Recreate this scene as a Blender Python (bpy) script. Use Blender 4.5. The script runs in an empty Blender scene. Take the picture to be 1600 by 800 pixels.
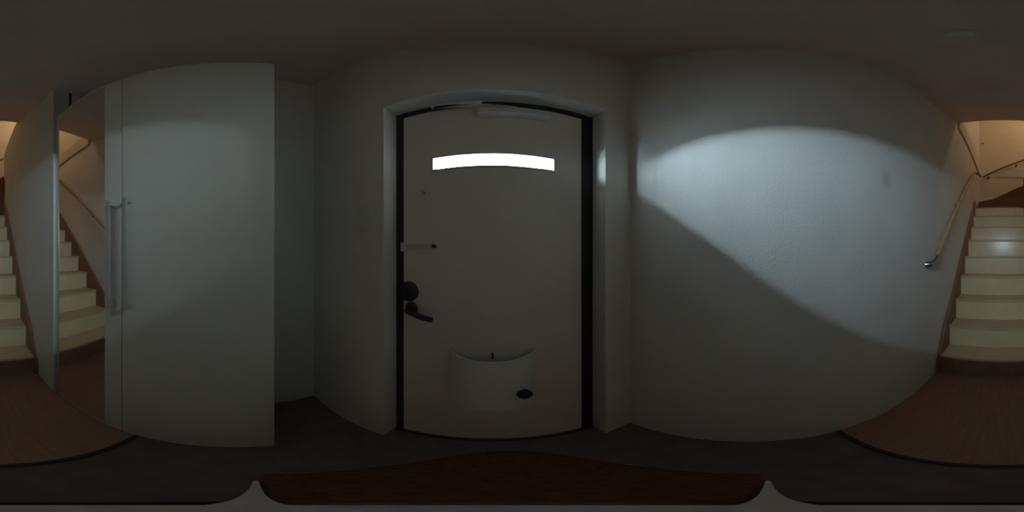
import bpy, bmesh, math
from mathutils import Vector, Matrix

scene = bpy.context.scene
C = scene.collection
PI = math.pi
R = math.radians

# ------------------------------------------------------------------ camera
# Room axes: +Y towards the entrance door, +X to the right of somebody facing it, Z up.
CAM_H = 1.2
YAW = 7.3
cd = bpy.data.cameras.new('panorama_camera')
cd.type = 'PANO'
try:
    cd.panorama_type = 'EQUIRECTANGULAR'
except Exception:
    cd.cycles.panorama_type = 'EQUIRECTANGULAR'
cam = bpy.data.objects.new('panorama_camera', cd)
cam.location = (0, 0, CAM_H)
cam.rotation_euler = (R(90), 0, R(-YAW))
cd.clip_start = 0.01
C.objects.link(cam)
scene.camera = cam

# ------------------------------------------------------------------ world: pale overcast sky
w = bpy.data.worlds.new('overcast_sky')
scene.world = w
w.use_nodes = True
bgn = w.node_tree.nodes['Background']
bgn.inputs['Color'].default_value = (0.68, 0.89, 1.0, 1)
bgn.inputs['Strength'].default_value = 7.6
w.cycles.sampling_method = 'MANUAL'
w.cycles.sample_map_resolution = 256

# daylight portal in the slit window of the door
SU0, SU1, SZ0, SZ1 = -0.212, 0.230, 1.555, 1.613     # slit window in the door
DOOR_V0, DOOR_V1 = 0.573, 0.608                       # inner / outer face of the door leaf
pl = bpy.data.lights.new('slit_portal', 'AREA')
pl.shape = 'RECTANGLE'
pl.size = SU1 - SU0
pl.size_y = SZ1 - SZ0
pl.cycles.is_portal = True
po = bpy.data.objects.new('slit_portal', pl)
po.location = ((SU0 + SU1) / 2, DOOR_V1 + 0.002, (SZ0 + SZ1) / 2)
po.rotation_euler = (R(-90), 0, 0)
C.objects.link(po)

scene.view_settings.view_transform = 'Standard'
scene.view_settings.look = 'None'
scene.view_settings.gamma = 1.0
scene.view_settings.use_curve_mapping = False
scene.view_settings.exposure = 4.2

scene.cycles.max_bounces = 16
scene.cycles.diffuse_bounces = 10
scene.cycles.glossy_bounces = 6
scene.cycles.transparent_max_bounces = 12

# ------------------------------------------------------------------ materials
MATS = {}
def mat(name, color, rough=0.6, metal=0.0, spec=0.5, noise=0.0, nscale=8.0, bump=0.0, bscale=200.0,
        stretch=(1, 1, 1), stain=None, coat=0.0):
    m = bpy.data.materials.new(name)
    m.use_nodes = True
    nt = m.node_tree
    b = nt.nodes['Principled BSDF']
    b.inputs['Roughness'].default_value = rough
    b.inputs['Metallic'].default_value = metal
    b.inputs['Specular IOR Level'].default_value = spec
    b.inputs['Coat Weight'].default_value = coat
    geo = nt.nodes.new('ShaderNodeNewGeometry')
    mp = nt.nodes.new('ShaderNodeMapping')
    mp.inputs['Scale'].default_value = stretch
    nt.links.new(geo.outputs['Position'], mp.inputs['Vector'])
    col = None
    rgb = nt.nodes.new('ShaderNodeRGB')
    rgb.outputs[0].default_value = (*color, 1)
    col = rgb.outputs[0]
    if noise > 0:
        n = nt.nodes.new('ShaderNodeTexNoise')
        n.inputs['Scale'].default_value = nscale
        n.inputs['Detail'].default_value = 5
        nt.links.new(mp.outputs[0], n.inputs['Vector'])
        mr = nt.nodes.new('ShaderNodeMapRange')
        mr.inputs['From Min'].default_value = 0.3
        mr.inputs['From Max'].default_value = 0.7
        mr.inputs['To Min'].default_value = 1 - noise
        mr.inputs['To Max'].default_value = 1 + noise
        nt.links.new(n.outputs['Fac'], mr.inputs['Value'])
        mx = nt.nodes.new('ShaderNodeMix')
        mx.data_type = 'RGBA'
        mx.blend_type = 'MULTIPLY'
        mx.inputs[0].default_value = 1
        nt.links.new(col, mx.inputs[6])
        nt.links.new(mr.outputs[0], mx.inputs[7])
        col = mx.outputs[2]
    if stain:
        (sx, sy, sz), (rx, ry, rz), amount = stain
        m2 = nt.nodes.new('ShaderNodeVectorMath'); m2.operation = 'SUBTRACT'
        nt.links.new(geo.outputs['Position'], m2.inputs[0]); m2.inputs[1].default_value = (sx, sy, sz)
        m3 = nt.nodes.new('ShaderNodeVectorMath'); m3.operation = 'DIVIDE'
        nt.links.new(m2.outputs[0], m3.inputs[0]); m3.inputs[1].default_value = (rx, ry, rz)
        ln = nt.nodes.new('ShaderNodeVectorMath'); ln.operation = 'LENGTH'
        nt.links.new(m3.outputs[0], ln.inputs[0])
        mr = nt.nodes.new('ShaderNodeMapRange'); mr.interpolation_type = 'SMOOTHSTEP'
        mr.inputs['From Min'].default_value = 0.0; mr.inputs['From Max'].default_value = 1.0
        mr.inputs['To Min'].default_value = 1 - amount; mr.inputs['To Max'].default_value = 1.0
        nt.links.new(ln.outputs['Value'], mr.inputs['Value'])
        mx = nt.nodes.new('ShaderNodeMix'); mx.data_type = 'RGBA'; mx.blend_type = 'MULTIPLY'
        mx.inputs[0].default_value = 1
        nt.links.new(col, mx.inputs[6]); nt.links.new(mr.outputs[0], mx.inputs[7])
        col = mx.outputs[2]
    nt.links.new(col, b.inputs['Base Color'])
    if bump > 0:
        n2 = nt.nodes.new('ShaderNodeTexNoise')
        n2.inputs['Scale'].default_value = bscale
        n2.inputs['Detail'].default_value = 3
        nt.links.new(mp.outputs[0], n2.inputs['Vector'])
        bp = nt.nodes.new('ShaderNodeBump')
        bp.inputs['Strength'].default_value = bump
        bp.inputs['Distance'].default_value = 0.004
        nt.links.new(n2.outputs['Fac'], bp.inputs['Height'])
        nt.links.new(bp.outputs['Normal'], b.inputs['Normal'])
    MATS[name] = m
    return m

mat('plaster', (0.72, 0.70, 0.655), rough=0.85, spec=0.2, noise=0.04, nscale=3, bump=0.35, bscale=160)
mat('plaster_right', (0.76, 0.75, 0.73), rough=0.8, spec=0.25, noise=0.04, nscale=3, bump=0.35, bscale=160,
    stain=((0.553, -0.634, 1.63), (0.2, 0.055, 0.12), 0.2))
mat('plaster_stairwell', (0.72, 0.66, 0.56), rough=0.85, spec=0.2, noise=0.05, nscale=3, bump=0.25, bscale=160)
mat('ceiling_paint', (0.70, 0.60, 0.57), rough=0.95, spec=0.1, noise=0.05, nscale=4, bump=0.2, bscale=140)
mat('entry_stone', (0.20, 0.155, 0.155), rough=0.7, spec=0.3, noise=0.18, nscale=14, bump=0.2, bscale=120)
mat('wood_floor', (0.40, 0.24, 0.175), rough=0.55, spec=0.3, noise=0.10, nscale=6, stretch=(9, 1, 1), bump=0.05, bscale=30)
mat('step_shadow', (0.05, 0.03, 0.025), rough=0.6, noise=0.15, nscale=10)  # shadow line of the floor step, put into the colour
mat('red_wood', (0.20, 0.065, 0.035), rough=0.5, noise=0.2, nscale=12, stretch=(1, 1, 6))
mat('stringer_wood', (0.30, 0.16, 0.095), rough=0.6, noise=0.15, nscale=8)
mat('stair_paint', (0.92, 0.73, 0.47), rough=0.24, spec=0.5, noise=0.05, nscale=7)
mat('tread_wood', (0.68, 0.52, 0.33), rough=0.45, spec=0.4, noise=0.10, nscale=6, stretch=(1, 9, 1))
mat('rail_wood', (0.52, 0.33, 0.18), rough=0.45, spec=0.4, noise=0.15, nscale=14, stretch=(3, 1, 1))
mat('rail_dark_wood', (0.16, 0.07, 0.05), rough=0.5, noise=0.15, nscale=14)
mat('wardrobe_white', (0.67, 0.635, 0.565), rough=0.55, spec=0.3, noise=0.02, nscale=3, bump=0.03, bscale=60)
mat('aluminium', (0.62, 0.66, 0.70), rough=0.32, metal=0.85)
mat('steel', (0.62, 0.66, 0.70), rough=0.25, metal=1.0)
mat('mirror_silver', (0.90, 0.88, 0.85), rough=0.0, metal=1.0)
mat('door_paint', (0.72, 0.66, 0.60), rough=0.55, spec=0.35, noise=0.04, nscale=5, bump=0.05, bscale=80)
mat('door_frame_dark', (0.028, 0.026, 0.036), rough=0.6, spec=0.3)
mat('black_metal', (0.05, 0.047, 0.05), rough=0.45, metal=0.3)
mat('closer_grey', (0.70, 0.68, 0.64), rough=0.5, metal=0.1)
mat('white_metal', (0.62, 0.62, 0.60), rough=0.5, spec=0.4)
mat('mailbox_white', (0.74, 0.73, 0.69), rough=0.5, spec=0.4)
mat('black_plastic', (0.02, 0.018, 0.02), rough=0.5)
mat('switch_white', (0.66, 0.66, 0.62), rough=0.4)
mat('mat_red', (0.19, 0.085, 0.058), rough=0.95, spec=0.05, noise=0.25, nscale=60, bump=0.6, bscale=400)
mat('mat_edge', (0.13, 0.06, 0.045), rough=0.9, spec=0.05)
mat('contact_shadow', (0.015, 0.014, 0.016), rough=0.8)  # shadow tone for the half disc behind the stand foot
mat('stand_grey', (0.88, 0.85, 0.88), rough=0.6, metal=0.0)
mat('concrete', (0.30, 0.30, 0.29), rough=0.9, noise=0.12, nscale=5, bump=0.2, bscale=60)
mat('light_block_dark', (0.13, 0.12, 0.115), rough=0.9, noise=0.15, nscale=9)  # dark finish of the added side wall, limits light bounced indoors
mat('lamp_brass', (0.4, 0.3, 0.15), rough=0.4, metal=0.9)

def glass_material():
    m = bpy.data.materials.new('window_glass')
    m.use_nodes = True
    nt = m.node_tree
    for n in list(nt.nodes):
        nt.nodes.remove(n)
    out = nt.nodes.new('ShaderNodeOutputMaterial')
    mx = nt.nodes.new('ShaderNodeMixShader')
    mx.inputs[0].default_value = 0.06
    t = nt.nodes.new('ShaderNodeBsdfTransparent')
    t.inputs['Color'].default_value = (0.92, 0.96, 0.97, 1)
    g = nt.nodes.new('ShaderNodeBsdfGlossy')
    g.inputs['Roughness'].default_value = 0.08
    nt.links.new(t.outputs[0], mx.inputs[1]); nt.links.new(g.outputs[0], mx.inputs[2])
    nt.links.new(mx.outputs[0], out.inputs['Surface'])
    MATS['window_glass'] = m
glass_material()

def lamp_glass():
    m = bpy.data.materials.new('lamp_opal_glass')
    m.use_nodes = True
    b = m.node_tree.nodes['Principled BSDF']
    b.inputs['Base Color'].default_value = (0.9, 0.82, 0.7, 1)
    b.inputs['Emission Color'].default_value = (1.0, 0.76, 0.50, 1)
    b.inputs['Emission Strength'].default_value = 1.35
    MATS['lamp_opal_glass'] = m
lamp_glass()

# ------------------------------------------------------------------ mesh helpers
def finish(name, bm, material, parent=None, smooth=False, bevel=0.0, seg=2):
    bmesh.ops.recalc_face_normals(bm, faces=bm.faces[:])
    if bevel > 0:
        es = [e for e in bm.edges if len(e.link_faces) == 2 and e.calc_face_angle(0) > R(35)]
        bmesh.ops.bevel(bm, geom=es, offset=bevel, segments=seg, affect='EDGES', profile=0.6, clamp_overlap=True)
    me = bpy.data.meshes.new(name)
    bm.to_mesh(me)
    bm.free()
    me.materials.append(MATS[material])
    if smooth:
        for p in me.polygons:
            p.use_smooth = True
        try:
            me.set_sharp_from_angle(angle=R(40))
        except Exception:
            pass
    o = bpy.data.objects.new(name, me)
    C.objects.link(o)
    if parent is not None:
        o.parent = parent
        pm = Matrix.Translation(parent.location) if parent.parent is None else Matrix()
        # parts are modelled in world coordinates: undo the chain of parents
        q = parent
        T = Vector((0, 0, 0))
        while q is not None:
            T = T + q.location
            q = q.parent
        me.transform(Matrix.Translation(-T))
    return o

def bx(bm, x0, x1, y0, y1, z0, z1):
    vs = [bm.verts.new((x, y, z)) for x in (x0, x1) for y in (y0, y1) for z in (z0, z1)]
    for f in ((0, 1, 3, 2), (4, 6, 7, 5), (0, 4, 5, 1), (2, 3, 7, 6), (0, 2, 6, 4), (1, 5, 7, 3)):
        bm.faces.new([vs[i] for i in f])

def box(name, b, material, parent=None, bevel=0.0, seg=2):
    bm = bmesh.new()
    bx(bm, *b)
    return finish(name, bm, material, parent, bevel=bevel, seg=seg)

def prism(bm, pts, axis, a, b):
    """extrude a polygon: axis 'x' -> pts are (y,z); 'y' -> (x,z); 'z' -> (x,y)"""
    def mk(p, t):
        return {'x': (t, p[0], p[1]), 'y': (p[0], t, p[1]), 'z': (p[0], p[1], t)}[axis]
    lo = [bm.verts.new(mk(p, a)) for p in pts]
    hi = [bm.verts.new(mk(p, b)) for p in pts]
    n = len(pts)
    bm.faces.new(lo); bm.faces.new(hi[::-1])
    for i in range(n):
        bm.faces.new((lo[i], lo[(i + 1) % n], hi[(i + 1) % n], hi[i]))

def tube(bm, pts, r, n=12, caps=True):
    pts = [Vector(p) for p in pts]
    rs = r if isinstance(r, (list, tuple)) else [r] * len(pts)
    rings = []
    ref = None
    for i, p in enumerate(pts):
        if i == 0: t = (pts[1] - pts[0]).normalized()
        elif i == len(pts) - 1: t = (pts[-1] - pts[-2]).normalized()
        else: t = ((pts[i + 1] - p).normalized() + (p - pts[i - 1]).normalized()).normalized()
        if ref is None:
            ref = Vector((0, 0, 1)) if abs(t.z) < 0.9 else Vector((1, 0, 0))
        a = (ref - t * ref.dot(t)).normalized()
        ref = a
        b = t.cross(a)
        rings.append([bm.verts.new(p + (a * math.cos(2 * PI * k / n) + b * math.sin(2 * PI * k / n)) * rs[i]) for k in range(n)])
    for i in range(len(rings) - 1):
        for k in range(n):
            bm.faces.new((rings[i][k], rings[i][(k + 1) % n], rings[i + 1][(k + 1) % n], rings[i + 1][k]))
    if caps:
        bm.faces.new(rings[0][::-1]); bm.faces.new(rings[-1])

def lathe(bm, center, axis, prof, n=28):
    """prof = [(radius, height along axis)]"""
    c = Vector(center); ax = Vector(axis).normalized()
    a = ax.orthogonal().normalized(); b = ax.cross(a)
    rings = []
    for r, h in prof:
        if r < 1e-6:
            rings.append([bm.verts.new(c + ax * h)])
        else:
            rings.append([bm.verts.new(c + ax * h + (a * math.cos(2 * PI * k / n) + b * math.sin(2 * PI * k / n)) * r) for k in range(n)])
    for i in range(len(rings) - 1):
        p, q = rings[i], rings[i + 1]
        for k in range(n):
            k2 = (k + 1) % n
            if len(p) == 1 and len(q) == 1: continue
            if len(p) == 1: bm.faces.new((p[0], q[k], q[k2]))
            elif len(q) == 1: bm.faces.new((p[k], p[k2], q[0]))
            else: bm.faces.new((p[k], p[k2], q[k2], q[k]))

def arc_pts(c, a, b, r, t0, t1, n):
    c, a, b = Vector(c), Vector(a), Vector(b)
    return [c + a * (r * math.cos(t0 + (t1 - t0) * i / n)) + b * (r * math.sin(t0 + (t1 - t0) * i / n)) for i in range(n + 1)]

def empty(name, loc, label, cat, kind=None, group=None):
    o = bpy.data.objects.new(name, None)
    o.location = loc
    o.empty_display_size = 0.1
    C.objects.link(o)
    return tag(o, label, cat, kind, group)

def tag(o, label=None, cat=None, kind=None, group=None):
    if label: o['label'] = label
    if cat: o['category'] = cat
    if kind: o['kind'] = kind
    if group: o['group'] = group
    return o

def struct(name, b, material, label, cat):
    o = box(name, b, material) if not isinstance(b, bmesh.types.BMesh) else finish(name, b, material)
    return tag(o, label, cat, 'structure')

# ------------------------------------------------------------------ dimensions
UR = 0.553          # right wall
UW = -0.497         # wardrobe fronts / hall left wall
UH = -0.478         # plaster wall of the hall, a little proud of the wardrobe
UL = -0.923         # left wall of the recess
VD = 0.483          # door wall face
VB = -3.75          # back wall of the stairwell
ZC = 2.98           # hall ceiling
ZT = 5.60           # stairwell ceiling
DU0, DU1, DZ = -0.375, 0.408, 1.99    # door opening
VSTEP = -0.354      # edge of the wooden floor

# ------------------------------------------------------------------ shell
struct('floor', (-1.2, 0.95, VSTEP, 0.75, -0.15, 0.0), 'entry_stone', 'dark grey stone floor of the entry in front of the door', 'floor')
bm = bmesh.new()
bx(bm, -3.1, 0.95, -4.1, VSTEP, -0.15, 0.0)
struct('floor.001', bm, 'wood_floor', 'brown wooden hall floor leading to the stairs', 'floor')
wf = box('floor_board', (UW + 0.002, UR, -1.36, VSTEP, 0.0, 0.012), 'wood_floor', None)
wf.name = 'floor.002'
tag(wf, 'thin raised brown wooden floor layer between wardrobe and wall', 'floor', 'structure')
tn = box('trim_1', (UW + 0.002, UR, VSTEP, VSTEP + 0.022, 0.0, 0.015), 'step_shadow', None, bevel=0.004)  # strip darkened to give the shadow line of the raised floor
tag(tn, 'dark edge strip coloured as the shadow line of the wooden floor step', 'floor trim', 'structure')

bm = bmesh.new()                                   # ceiling of the hall + sloping underside of the upper floor
prism(bm, [(0.75, ZC), (-1.214, ZC), (-1.89, 3.28), (-1.89, 3.45), (0.75, 3.45)], 'x', -1.2, UR)
struct('ceiling', bm, 'ceiling_paint', 'dim hall ceiling sloping up above the foot of the stairs', 'ceiling')

bm = bmesh.new()                                   # door wall with opening and deep reveal
V2 = 0.66
bx(bm, -1.2, DU0, VD, V2, -0.15, 3.2)
bx(bm, DU1, 0.95, VD, V2, -0.15, 3.2)
bx(bm, DU0, DU1, VD, V2, DZ, 3.2)
struct('wall_front', bm, 'plaster', 'grey white plaster wall around the entrance door', 'wall')

struct('wall_right', (UR, 0.80, -4.1, VD + 0.02, -0.15, ZT + 0.2), 'plaster_right', 'long grey white plaster wall carrying the wooden handrail', 'wall')
struct('wall_left', (-1.2, UL, -1.2, VD + 0.02, -0.15, 3.2), 'plaster', 'plaster wall of the recess between wardrobe and door', 'wall')
bm = bmesh.new()
bx(bm, -0.62, UH, -3.12, -0.976, -0.15, 3.45)
bx(bm, -1.2, -0.6, -1.2, -0.976, -0.15, 3.2)
struct('wall_left.001', bm, 'plaster', 'plaster wall between the mirror door and the stairs', 'wall')
struct('wall_back', (-3.1, 0.80, VB - 0.2, VB, -0.15, ZT + 0.2), 'plaster_stairwell', 'warm lit cream wall at the head of the stairs', 'wall')
# upper storey around the stairwell
struct('wall_front.001', (-3.1, UR + 0.1, -1.89, -1.70, 3.28, ZT + 0.2), 'plaster_stairwell', 'upper stairwell wall above the sloping ceiling edge', 'wall')
struct('wall_left.002', (-3.1, -2.9, VB, -1.70, -0.15, ZT + 0.2), 'plaster_stairwell', 'far wall of the upper landing', 'wall')
struct('ceiling.001', (-3.1, UR + 0.1, VB - 0.05, -1.70, ZT, ZT + 0.2), 'plaster_stairwell', 'cream ceiling high above the stairwell', 'ceiling')
struct('floor.003', (-2.95, -0.60, -3.12, -1.75, 3.20, 3.36), 'wood_floor', 'wooden floor of the upper landing', 'floor')
struct('wall_left.003', (-2.95, -0.60, -3.12, -3.06, 0.0, 3.20), 'plaster_stairwell', 'wall beside the upper flight of stairs', 'wall')
bm = bmesh.new(); bx(bm, -2.95, -1.60, VB, -3.06, 3.20, 3.36)
struct('floor.004', bm, 'wood_floor', 'wooden landing floor at the end of the upper flight', 'floor')

# skirtings of the upper storey, seen from below
tag(box('trim_2', (UR - 0.03, UR, VB, -1.92, 3.20, 3.47), 'plaster_stairwell', bevel=0.004), 'pale board along the right wall at upper floor level', 'wall trim', 'structure')
tag(box('trim_3', (-1.6, 0.20, VB, VB + 0.014, 3.165, 3.42), 'white_metal', bevel=0.004), 'white board on the back wall beneath the dark handrail', 'wall trim', 'structure')

# ------------------------------------------------------------------ outside the door: unseen gallery, added to shape the daylight beam
struct('floor.005', (-4.0, 2.0, V2, 2.02, -0.15, -0.02), 'concrete', 'concrete floor of the added gallery outside the door', 'floor')
struct('ceiling.002', (-4.0, 2.0, V2, 1.50, 2.24, 2.60), 'concrete', 'added concrete roof outside the door, cutting off daylight from above', 'ceiling')
struct('wall_front.002', (-4.0, 2.0, 1.86, 2.02, -0.15, 1.24), 'concrete', 'added concrete parapet outside the door, cutting off daylight from below', 'wall')
struct('wall_right.001', (0.62, 0.80, V2, 2.02, -0.15, 2.60), 'light_block_dark', 'added dark wall outside, keeping daylight off the wardrobe side', 'wall')  # unseen side wall, added to block daylight heading for the wardrobe

sc = empty('added_daylight_fins', (-1.0, 1.94, 1.24), 'row of unseen uprights added outside the door to thin slanting daylight', 'screen')
fin = None  # unseen uprights, added to weaken daylight entering at a slant
for i in range(16):
    x = -3.9 + i * 0.29
    if fin is None:
        fin = box('blocker_fin', (x, x + 0.012, 1.895, 1.975, 1.24, 2.6), 'concrete', sc)
    else:
        f = fin.copy(); C.objects.link(f); f.parent = sc
        f.location.x = i * 0.29

# ------------------------------------------------------------------ staircase
RISE, GO, V1 = 0.24, 0.217, -1.292
st = empty('staircase', (0.03, V1, 0), 'steep cream painted staircase with brown sides and winding top steps', 'stairs')
SL, SR = UH + 0.03, UR - 0.034
def nose(k): return V1 - GO * (k - 1)
for k in range(1, 10):
    zt = RISE * k
    y = nose(k)
    m_r = 'stair_paint' if k > 1 else 'wood_floor'
    box('riser', (SL, SR, y - 0.034, y - 0.016, zt - RISE, zt - 0.028), m_r, st)
    if k < 9:
        box('tread', (SL, SR, y - GO - 0.017, y, zt - 0.028, zt), 'tread_wood', st, bevel=0.005)
AP = (-0.40, -3.075)     # apex of the winding steps at the newel
wind = [(9, [AP, (SR, nose(9)), (SR, -3.42)]),
        (10, [AP, (SR, -3.42), (SR, VB + 0.01), (0.08, VB + 0.01)]),
        (11, [AP, (0.08, VB + 0.01), (-0.44, VB + 0.01)])]
bm = bmesh.new(); prism(bm, [(SL, nose(9)), (SR, nose(9)), (SR, nose(9) - 0.06), (SL, nose(9) - 0.06)], 'z', 2.132, 2.16)
finish('tread', bm, 'red_wood', st, bevel=0.005)
for k, poly in wind:
    zt = RISE * k
    bm = bmesh.new(); prism(bm, poly, 'z', zt - 0.03, zt)
    finish('tread', bm, 'red_wood', st)
    if k > 9:
        a, b = Vector((*poly[0], 0)), Vector((*poly[1], 0))
        d = (b - a).normalized(); nrm = Vector((d.y, -d.x, 0)) * 0.018
        bm = bmesh.new()
        prism(bm, [(a.x, a.y), (b.x, b.y), (b.x - nrm.x, b.y - nrm.y), (a.x - nrm.x, a.y - nrm.y)], 'z', zt - RISE, zt - 0.03)
        finish('riser', bm, 'red_wood', st)
s2 = empty('staircase', (-0.8, -3.45, 2.64), 'upper flight of red brown steps beyond the newel post', 'stairs')
for j in range(5):       # upper flight running left along the back wall
    zt = RISE * (12 + j) ; x = -0.446 - 0.22 * j
    if zt > 3.40: break
    box('riser', (x - 0.03, x - 0.012, VB + 0.01, -3.13, zt - RISE, zt - 0.03), 'red_wood', s2)
    box('tread', (x - 0.24, x, VB + 0.01, -3.13, zt - 0.03, zt), 'red_wood', s2, bevel=0.004)
def stringer(x0, x1, name):
    off = 0.13
    sl = RISE / GO
    z_at = lambda y: RISE + (V1 - y) * sl
    pts = [(V1 + 0.035, 0.012), (V1 + 0.035, 0.15), (V1 - 0.12, z_at(V1 - 0.12) + off), (nose(9), z_at(nose(9)) + off), (nose(9), 1.60), (V1 - 0.25, 0.012)]
    bm = bmesh.new(); prism(bm, pts, 'x', x0, x1)
    return finish(name, bm, 'stringer_wood', st, bevel=0.003)
stringer(SR, UR - 0.001, 'stringer')
stringer(UH + 0.001, SL, 'stringer')
nw = box('newel_post', (-0.468, -0.384, -3.118, -3.035, 1.90, 2.78), 'red_wood', st, bevel=0.006)
bm = bmesh.new()         # sloping skirting on the back wall
prism(bm, [(SR, 2.17), (SR, 2.42), (0.05, 2.66), (-0.44, 2.90), (-0.44, 2.62), (0.06, 2.42), (0.10, 2.17)], 'y', VB + 0.001, VB + 0.016)
finish('skirting', bm, 'red_wood', st)

# ------------------------------------------------------------------ handrails
hr = empty('handrail', (UR, -2.0, 1.2), 'light wooden handrail with silver end elbow on the right stair wall', 'handrail')
P0 = Vector((0.495, -1.14, 1.188)); P1 = Vector((0.495, -2.78, 2.80)); P2 = Vector((0.495, -3.62, 3.14))
bm = bmesh.new(); tube(bm, [P0, P1], 0.021, 14)
finish('rail', bm, 'rail_wood', hr, smooth=True)
bm = bmesh.new(); tube(bm, [P1, P2], 0.0175, 14)
finish('rail', bm, 'rail_dark_wood', hr, smooth=True)
d = (P0 - P1).normalized()
c0 = P0 - d * 0.012
pts = [c0, P0 + d * 0.02]
q = P0 + d * 0.02
for t in range(1, 7):                                     # bend round to the wall
    s = t / 6
    pts.append(q + d * (0.060 * math.sin(s * PI / 2)) + Vector((1, 0.35, 0.12)).normalized() * (0.05 * (1 - math.cos(s * PI / 2))))
pts.append(Vector((UR - 0.002, pts[-1].y + 0.004, pts[-1].z)))
bm = bmesh.new(); tube(bm, pts, [0.0235] * 2 + [0.025] * (len(pts) - 2), 16)
finish('end_elbow', bm, 'steel', hr, smooth=True)
bm = bmesh.new(); tube(bm, [P1 - (P1 - P0).normalized() * 0.05, P1, P1 + (P2 - P1).normalized() * 0.07], 0.0215, 14)
finish('joint_sleeve', bm, 'steel', hr, smooth=True)
for tt in (0.42, 0.9):
    p = P0.lerp(P1, tt)
    bm = bmesh.new()
    tube(bm, [p + Vector((0, 0, -0.014)), p + Vector((0.01, 0, -0.05)), p + Vector((0.05, 0, -0.065))], 0.006, 8)
    lathe(bm, (UR - 0.006, p.y, p.z - 0.065), (1, 0, 0), [(0, 0), (0.024, 0), (0.024, 0.006), (0, 0.006)], 16)
    finish('bracket', bm, 'steel', hr, smooth=True)

hb = empty('handrail', (0, VB, 3.3), 'dark wooden handrail rising along the back wall of the stairwell', 'handrail')
B0 = Vector((0.46, VB + 0.06, 3.16)); B1 = Vector((-1.5, VB + 0.06, 4.27))
bm = bmesh.new(); tube(bm, [B0, B1], 0.0175, 14)
finish('rail', bm, 'rail_dark_wood', hb, smooth=True)
for tt in (0.06, 0.385, 0.8):
    p = B0.lerp(B1, tt)
    bm = bmesh.new()
    tube(bm, [p + Vector((0, 0, -0.014)), p + Vector((0, -0.01, -0.06)), p + Vector((0, -0.055, -0.075))], 0.007, 8)
    lathe(bm, (p.x, VB + 0.007, p.z - 0.075), (0, -1, 0), [(0, 0), (0.026, 0), (0.026, 0.006), (0, 0.006)], 16)
    finish('bracket', bm, 'black_metal', hb, smooth=True)

wh = empty('wall_hook', (0.475, VB, 4.32), 'small dark hook on the cream wall above the stairs', 'hook')
bm = bmesh.new(); lathe(bm, (0.475, VB, 4.32), (0, 1, 0), [(0, 0), (0.03, 0), (0.028, 0.008), (0, 0.01)], 20)
finish('base_plate', bm, 'rail_dark_wood', wh, smooth=True)
bm = bmesh.new(); tube(bm, [(0.475, VB + 0.008, 4.32), (0.475, VB + 0.04, 4.315), (0.475, VB + 0.055, 4.30), (0.475, VB + 0.05, 4.285)], 0.006, 8)
finish('hook_arm', bm, 'rail_dark_wood', wh, smooth=True)

# ------------------------------------------------------------------ entrance door
dr = empty('door_1', ((DU0 + DU1) / 2, DOOR_V0, 0), 'grey entrance door with bright slit window and dark frame', 'door', 'structure')
FW = 0.034
bm = bmesh.new()
bx(bm, DU0, DU0 + FW, DOOR_V0 - 0.004, V2, 0.0, DZ)
bx(bm, DU1 - FW - 0.020, DU1, DOOR_V0 - 0.004, V2, 0.0, DZ)
bx(bm, DU0 + FW, DU1 - FW - 0.020, DOOR_V0 - 0.004, V2, DZ - 0.04, DZ)
finish('frame', bm, 'door_frame_dark', dr)
box('threshold', (DU0, DU1, DOOR_V0 - 0.02, V2, 0.0, 0.012), 'black_metal', dr, bevel=0.003)
L0, L1, LZ0, LZ1 = DU0 + FW - 0.002, DU1 - FW - 0.018, 0.016, DZ - 0.036
bm = bmesh.new()
bx(bm, L0, L1, DOOR_V0, DOOR_V1, LZ0, SZ0)
bx(bm, L0, L1, DOOR_V0, DOOR_V1, SZ1, LZ1)
bx(bm, L0, SU0, DOOR_V0, DOOR_V1, SZ0, SZ1)
bx(bm, SU1, L1, DOOR_V0, DOOR_V1, SZ0, SZ1)
finish('door_leaf', bm, 'door_paint', dr)
bm = bmesh.new()                                           # slim bead round the slit
t = 0.008
bx(bm, SU0 - t, SU1 + t, DOOR_V0 - 0.005, DOOR_V0, SZ1, SZ1 + t)
bx(bm, SU0 - t, SU1 + t, DOOR_V0 - 0.005, DOOR_V0, SZ0 - t, SZ0)
bx(bm, SU0 - t, SU0, DOOR_V0 - 0.005, DOOR_V0, SZ0, SZ1)
bx(bm, SU1, SU1 + t, DOOR_V0 - 0.005, DOOR_V0, SZ0, SZ1)
wb = finish('window_bead', bm, 'white_metal', dr)
bm = bmesh.new()                                           # ribbed pane
n = 36
front, back = [], []
for i in range(n + 1):
    x = SU0 + (SU1 - SU0) * i / n
    yo = 0.0025 if i % 2 else 0.0
    front.append([bm.verts.new((x, DOOR_V1 - 0.010 + yo, z)) for z in (SZ0, SZ1)])
for i in range(n):
    bm.faces.new((front[i][0], front[i + 1][0], front[i + 1][1], front[i][1]))
wp = finish('window_pane', bm, 'window_glass', dr)
wp['label'] = 'ribbed glass slit window glaring with daylight'

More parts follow.
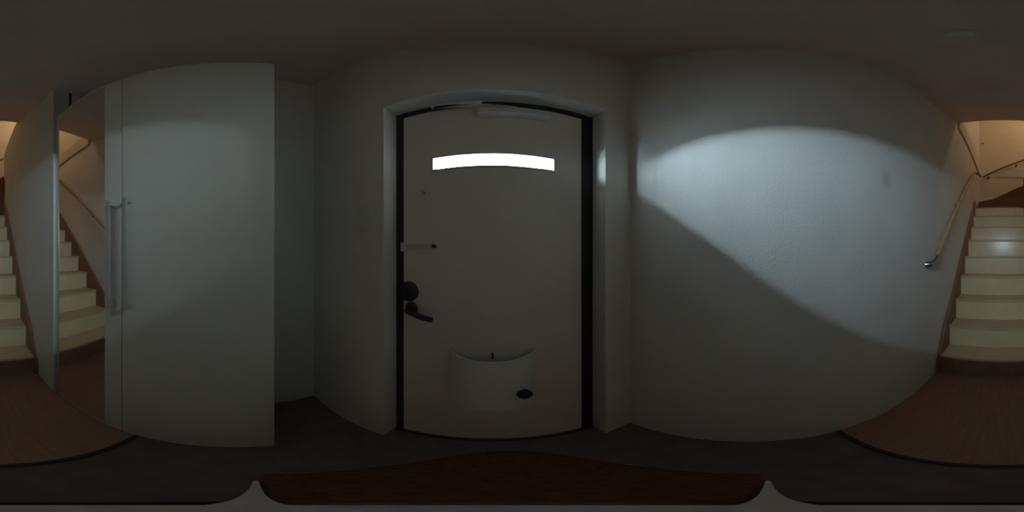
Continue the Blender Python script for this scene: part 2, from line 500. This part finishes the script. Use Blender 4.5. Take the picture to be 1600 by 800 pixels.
# lock
bm = bmesh.new(); lathe(bm, (-0.314, DOOR_V0, 1.2 - 0.143), (0, -1, 0), [(0.041, 0), (0.041, 0.012), (0.036, 0.018), (0.018, 0.02), (0.016, 0.03), (0, 0.031)], 32)
lk = finish('deadbolt', bm, 'black_metal', dr, smooth=True)
box('thumb_turn', (-0.319, -0.309, DOOR_V0 - 0.045, DOOR_V0 - 0.028, 1.2 - 0.165, 1.2 - 0.121), 'black_metal', lk, bevel=0.003)
LX, LZ = -0.303, 1.2 - 0.214
bm = bmesh.new(); lathe(bm, (LX, DOOR_V0, LZ), (0, -1, 0), [(0.027, 0), (0.027, 0.008), (0.023, 0.012), (0.012, 0.013), (0.011, 0.042), (0, 0.043)], 28)
hd = finish('door_handle', bm, 'black_metal', dr, smooth=True)
bm = bmesh.new(); tube(bm, [(LX - 0.004, DOOR_V0 - 0.038, LZ), (LX + 0.02, DOOR_V0 - 0.04, LZ - 0.006), (LX + 0.06, DOOR_V0 - 0.04, LZ - 0.018), (LX + 0.10, DOOR_V0 - 0.036, LZ - 0.024)], [0.012, 0.0115, 0.0105, 0.010], 12)
finish('lever', bm, 'black_metal', hd, smooth=True)
# door guard: slim double bar with a stop at its end
GZ = 1.236
bm = bmesh.new()
for dz in (-0.008, 0.008):
    tube(bm, [(-0.335, DOOR_V0 - 0.016, GZ + dz), (-0.222, DOOR_V0 - 0.016, GZ + dz)], 0.003, 8)
pp = arc_pts((-0.222, DOOR_V0 - 0.016, GZ), (1, 0, 0), (0, 0, 1), 0.008, -PI / 2, PI / 2, 8)
tube(bm, pp, 0.003, 8)
gd = finish('door_guard', bm, 'white_metal', dr, smooth=True)
box('guard_hinge', (-0.343, -0.325, DOOR_V0 - 0.022, DOOR_V0, GZ - 0.018, GZ + 0.018), 'white_metal', gd, bevel=0.002)
bm = bmesh.new(); lathe(bm, (-0.205, DOOR_V0, GZ), (0, -1, 0), [(0.006, 0), (0.006, 0.014), (0.0075, 0.016), (0.0075, 0.022), (0, 0.023)], 16)
finish('guard_stud', bm, 'black_plastic', gd, smooth=True)
# little bright peg
bm = bmesh.new(); tube(bm, [(-0.2535, DOOR_V0 - 0.004, 1.458), (-0.242, DOOR_V0 - 0.006, 1.449)], 0.0035, 10)
pg = finish('peg', bm, 'steel', dr, smooth=True); pg['label'] = 'tiny bright metal peg'
# door closer
cl = box('door_closer', (-0.045, 0.205, DOOR_V0 - 0.040, DOOR_V0, 1.853, 1.897), 'closer_grey', dr, bevel=0.006)
bm = bmesh.new()
bx(bm, 0.055, 0.085, DOOR_V0 - 0.034, DOOR_V0 - 0.004, 1.897, 1.912)
a, b = Vector((0.07, DOOR_V0 - 0.02, 1.963)), Vector((-0.19, DOOR_V0 - 0.055, 1.963))
dd = (b - a).normalized(); nn = Vector((-dd.y, dd.x, 0)) * 0.010
prism(bm, [((a + nn).x, (a + nn).y), ((b + nn).x, (b + nn).y), ((b - nn).x, (b - nn).y), ((a - nn).x, (a - nn).y)], 'z', 1.912, 1.918)
bx(bm, -0.20, -0.03, DOOR_V0 - 0.062, DOOR_V0 - 0.045, 1.912, 1.924)
finish('closer_arm', bm, 'closer_grey', cl)
# mail box on the inside of the door
MB0, MB1, MZ0, MZ1, MD = -0.140, 0.148, 0.515, 0.825, 0.088
bm = bmesh.new()
yf = DOOR_V0 - MD
th = 0.004
def bow(i, n=16, inset=0.0):
    t = -1 + 2 * i / n
    x = (MB0 + MB1) / 2 + t * ((MB1 - MB0) / 2 - inset)
    return (x, DOOR_V0 - 0.022 - (MD - 0.022) * (1 - abs(t) ** 2.4) + inset)
arc = [bow(i) for i in range(17)]
inner = [bow(i, inset=th) for i in range(17)]
prism(bm, [(MB0, DOOR_V0)] + arc + [(MB1, DOOR_V0), (MB1 - th, DOOR_V0)] + inner[::-1] + [(MB0 + th, DOOR_V0)], 'z', MZ0, MZ1)
prism(bm, [(MB0 + th, DOOR_V0)] + inner + [(MB1 - th, DOOR_V0)], 'z', MZ0, MZ0 + th)
bx(bm, MB0 + th, MB1 - th, DOOR_V0 - 0.003, DOOR_V0, MZ0 + th, MZ1)
mb = finish('mail_box', bm, 'mailbox_white', dr, smooth=True)
mb['label'] = 'white open-topped mail box fixed to the door'
bm = bmesh.new(); tube(bm, [(x, y + 0.002, MZ1) for x, y in arc], 0.004, 8)
finish('rim', bm, 'mailbox_white', mb, smooth=True)
box('catch', (0.000, 0.008, DOOR_V0 - 0.016, DOOR_V0 - 0.003, MZ1 - 0.035, MZ1 - 0.008), 'black_metal', mb, bevel=0.002)
bm = bmesh.new(); lathe(bm, (0.103, yf + 0.024, 0.632), (0, -1, 0), [(0.014, 0), (0.014, 0.008), (0.024, 0.012), (0.026, 0.022), (0.020, 0.030), (0, 0.032)], 24)
kn = finish('knob', bm, 'black_plastic', mb, smooth=True); kn['label'] = 'round black knob'

# ------------------------------------------------------------------ wardrobe
W0, W1, WM, WZ = -0.970, 0.122, -0.415, 2.43
wr = empty('wardrobe', ((UW + UL) / 2, (W0 + W1) / 2, 0), 'tall white wardrobe with one plain and one mirrored door', 'wardrobe')
XB = UL + 0.003
FD = UW - 0.022
box('side_panel', (XB, FD, W1 - 0.018, W1, 0, WZ - 0.004), 'wardrobe_white', wr, bevel=0.001)
box('side_panel', (XB, FD, W0, W0 + 0.018, 0, WZ - 0.004), 'wardrobe_white', wr, bevel=0.001)
box('top_panel', (XB, FD, W0 + 0.018, W1 - 0.018, WZ - 0.022, WZ - 0.004), 'wardrobe_white', wr)
box('back_panel', (XB, XB + 0.006, W0 + 0.018, W1 - 0.018, 0.0, WZ - 0.022), 'wardrobe_white', wr)
box('plinth', (FD - 0.03, FD - 0.012, W0 + 0.018, W1 - 0.018, 0.0, 0.05), 'wardrobe_white', wr)
def handle(parent, y):
    bm = bmesh.new()
    z0, z1, so = 1.2 - 0.205, 1.2 + 0.222, 0.040
    bx(bm, UW + so - 0.010, UW + so, y - 0.0075, y + 0.0075, z0, z1)
    bx(bm, UW, UW + so - 0.010, y - 0.0075, y + 0.0075, z1 - 0.013, z1)
    bx(bm, UW, UW + so - 0.010, y - 0.0075, y + 0.0075, z0, z0 + 0.013)
    h = finish('handle', bm, 'aluminium', parent)
    h['label'] = 'satin silver bar handle'
    return h
d1 = box('door', (FD + 0.002, UW, WM + 0.0025, W1, 0.016, WZ), 'wardrobe_white', wr, bevel=0.0015)
handle(d1, -0.371)
MY0, MY1 = -0.935, -0.512
bm = bmesh.new()
bx(bm, FD + 0.002, UW, MY1, WM - 0.0025, 0.016, WZ)
bx(bm, FD + 0.002, UW, MY0, MY1, WZ - 0.012, WZ)
bx(bm, FD + 0.002, UW, MY0, MY1, 0.016, 0.03)
bx(bm, FD + 0.002, UW - 0.006, MY0, MY1, 0.03, WZ - 0.012)
d2 = finish('door', bm, 'wardrobe_white', wr)
d2['label'] = 'wardrobe door with a tall mirror panel'
handle(d2, -0.458)
mr_ = box('mirror', (UW - 0.006, UW - 0.001, MY0 + 0.001, MY1 - 0.001, 0.031, WZ - 0.013), 'mirror_silver', d2)
mr_['label'] = 'tall narrow mirror reflecting the stairs'
bm = bmesh.new()
bx(bm, FD + 0.002, UW + 0.001, W0, MY0, 0.016, WZ)
finish('edge_strip', bm, 'aluminium', d2, bevel=0.002)

# ------------------------------------------------------------------ small things
sw = empty('light_switch', (-0.484, VD, 1.36), 'white rocker light switch on the wall beside the entrance door', 'light switch')
box('plate', (-0.520, -0.449, VD - 0.008, VD, 1.305, 1.412), 'switch_white', sw, bevel=0.003)
box('rocker', (-0.502, -0.467, VD - 0.012, VD - 0.008, 1.325, 1.392), 'switch_white', sw, bevel=0.002)

sd = empty('smoke_detector', (0.097, -0.356, ZC), 'small round pale fitting on the hall ceiling', 'ceiling fitting')
bm = bmesh.new(); lathe(bm, (0.097, -0.356, ZC), (0, 0, -1), [(0.044, 0), (0.044, 0.010), (0.040, 0.013), (0, 0.013)], 32)
finish('base', bm, 'switch_white', sd, smooth=True)
bm = bmesh.new(); lathe(bm, (0.097, -0.356, ZC - 0.013), (0, 0, -1), [(0.034, 0), (0.032, 0.012), (0.022, 0.018), (0, 0.019)], 32)
finish('cap', bm, 'switch_white', sd, smooth=True)

# half-oval door mat, its straight edge at the camera stand
cy, sy = math.cos(R(-YAW)), math.sin(R(-YAW))
def rot(x, y): return (x * cy - y * sy, x * sy + y * cy)
outer = [rot(0.275 * math.cos(PI * i / 32), 0.012 + 0.45 * math.sin(PI * i / 32)) for i in range(33)]
hole = [rot(0.062 * math.cos(PI - PI * i / 12), 0.012 + 0.060 * math.sin(PI * i / 12)) for i in range(13)]
mt = empty('door_mat', (0, 0, 0), 'dark red half-round door mat on the entry floor', 'door mat')
bm = bmesh.new(); prism(bm, outer + hole, 'z', 0.0, 0.009)
finish('pile', bm, 'mat_red', mt)
bm = bmesh.new(); tube(bm, [(x, y, 0.005) for x, y in outer], 0.005, 8)
finish('border', bm, 'mat_edge', mt, smooth=True)

sd = empty('camera_stand', (0, 0, 0), 'grey metal camera stand foot with two straight arms on the floor', 'stand')
bm = bmesh.new(); lathe(bm, (0, 0, 0), (0, 0, 1), [(0, 0.006), (0.050, 0.006), (0.050, 0.012), (0.044, 0.016), (0, 0.017)], 40)
finish('base_disc', bm, 'stand_grey', sd, smooth=True)
for s in (-1, 1):
    pts = [rot(s * x, y) for x, y in ((0.045, -0.016), (0.225, -0.004), (0.235, 0.0), (0.225, 0.004), (0.045, 0.010))]
    bm = bmesh.new(); prism(bm, pts, 'z', 0.009, 0.017)
    finish('foot_arm', bm, 'stand_grey', sd)
bm = bmesh.new()  # dark half disc standing in for the shadow behind the foot
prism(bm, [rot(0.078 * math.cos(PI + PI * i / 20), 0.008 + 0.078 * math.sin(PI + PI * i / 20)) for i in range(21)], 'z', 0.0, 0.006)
finish('shadow_pad', bm, 'contact_shadow', sd)

# ------------------------------------------------------------------ lamp above the upper landing
lp = empty('ceiling_lamp', (-1.35, -2.75, ZT), 'round opal glass lamp glowing warmly above the upper landing', 'lamp')
bm = bmesh.new(); lathe(bm, (-1.35, -2.75, ZT), (0, 0, -1), [(0, 0), (0.09, 0), (0.09, 0.03), (0, 0.03)], 28)
finish('ceiling_plate', bm, 'lamp_brass', lp, smooth=True)
bm = bmesh.new(); lathe(bm, (-1.35, -2.75, ZT - 0.03), (0, 0, -1), [(0.11, 0), (0.17, 0.05), (0.16, 0.11), (0.09, 0.16), (0, 0.175)], 28)
finish('shade', bm, 'lamp_opal_glass', lp, smooth=True)
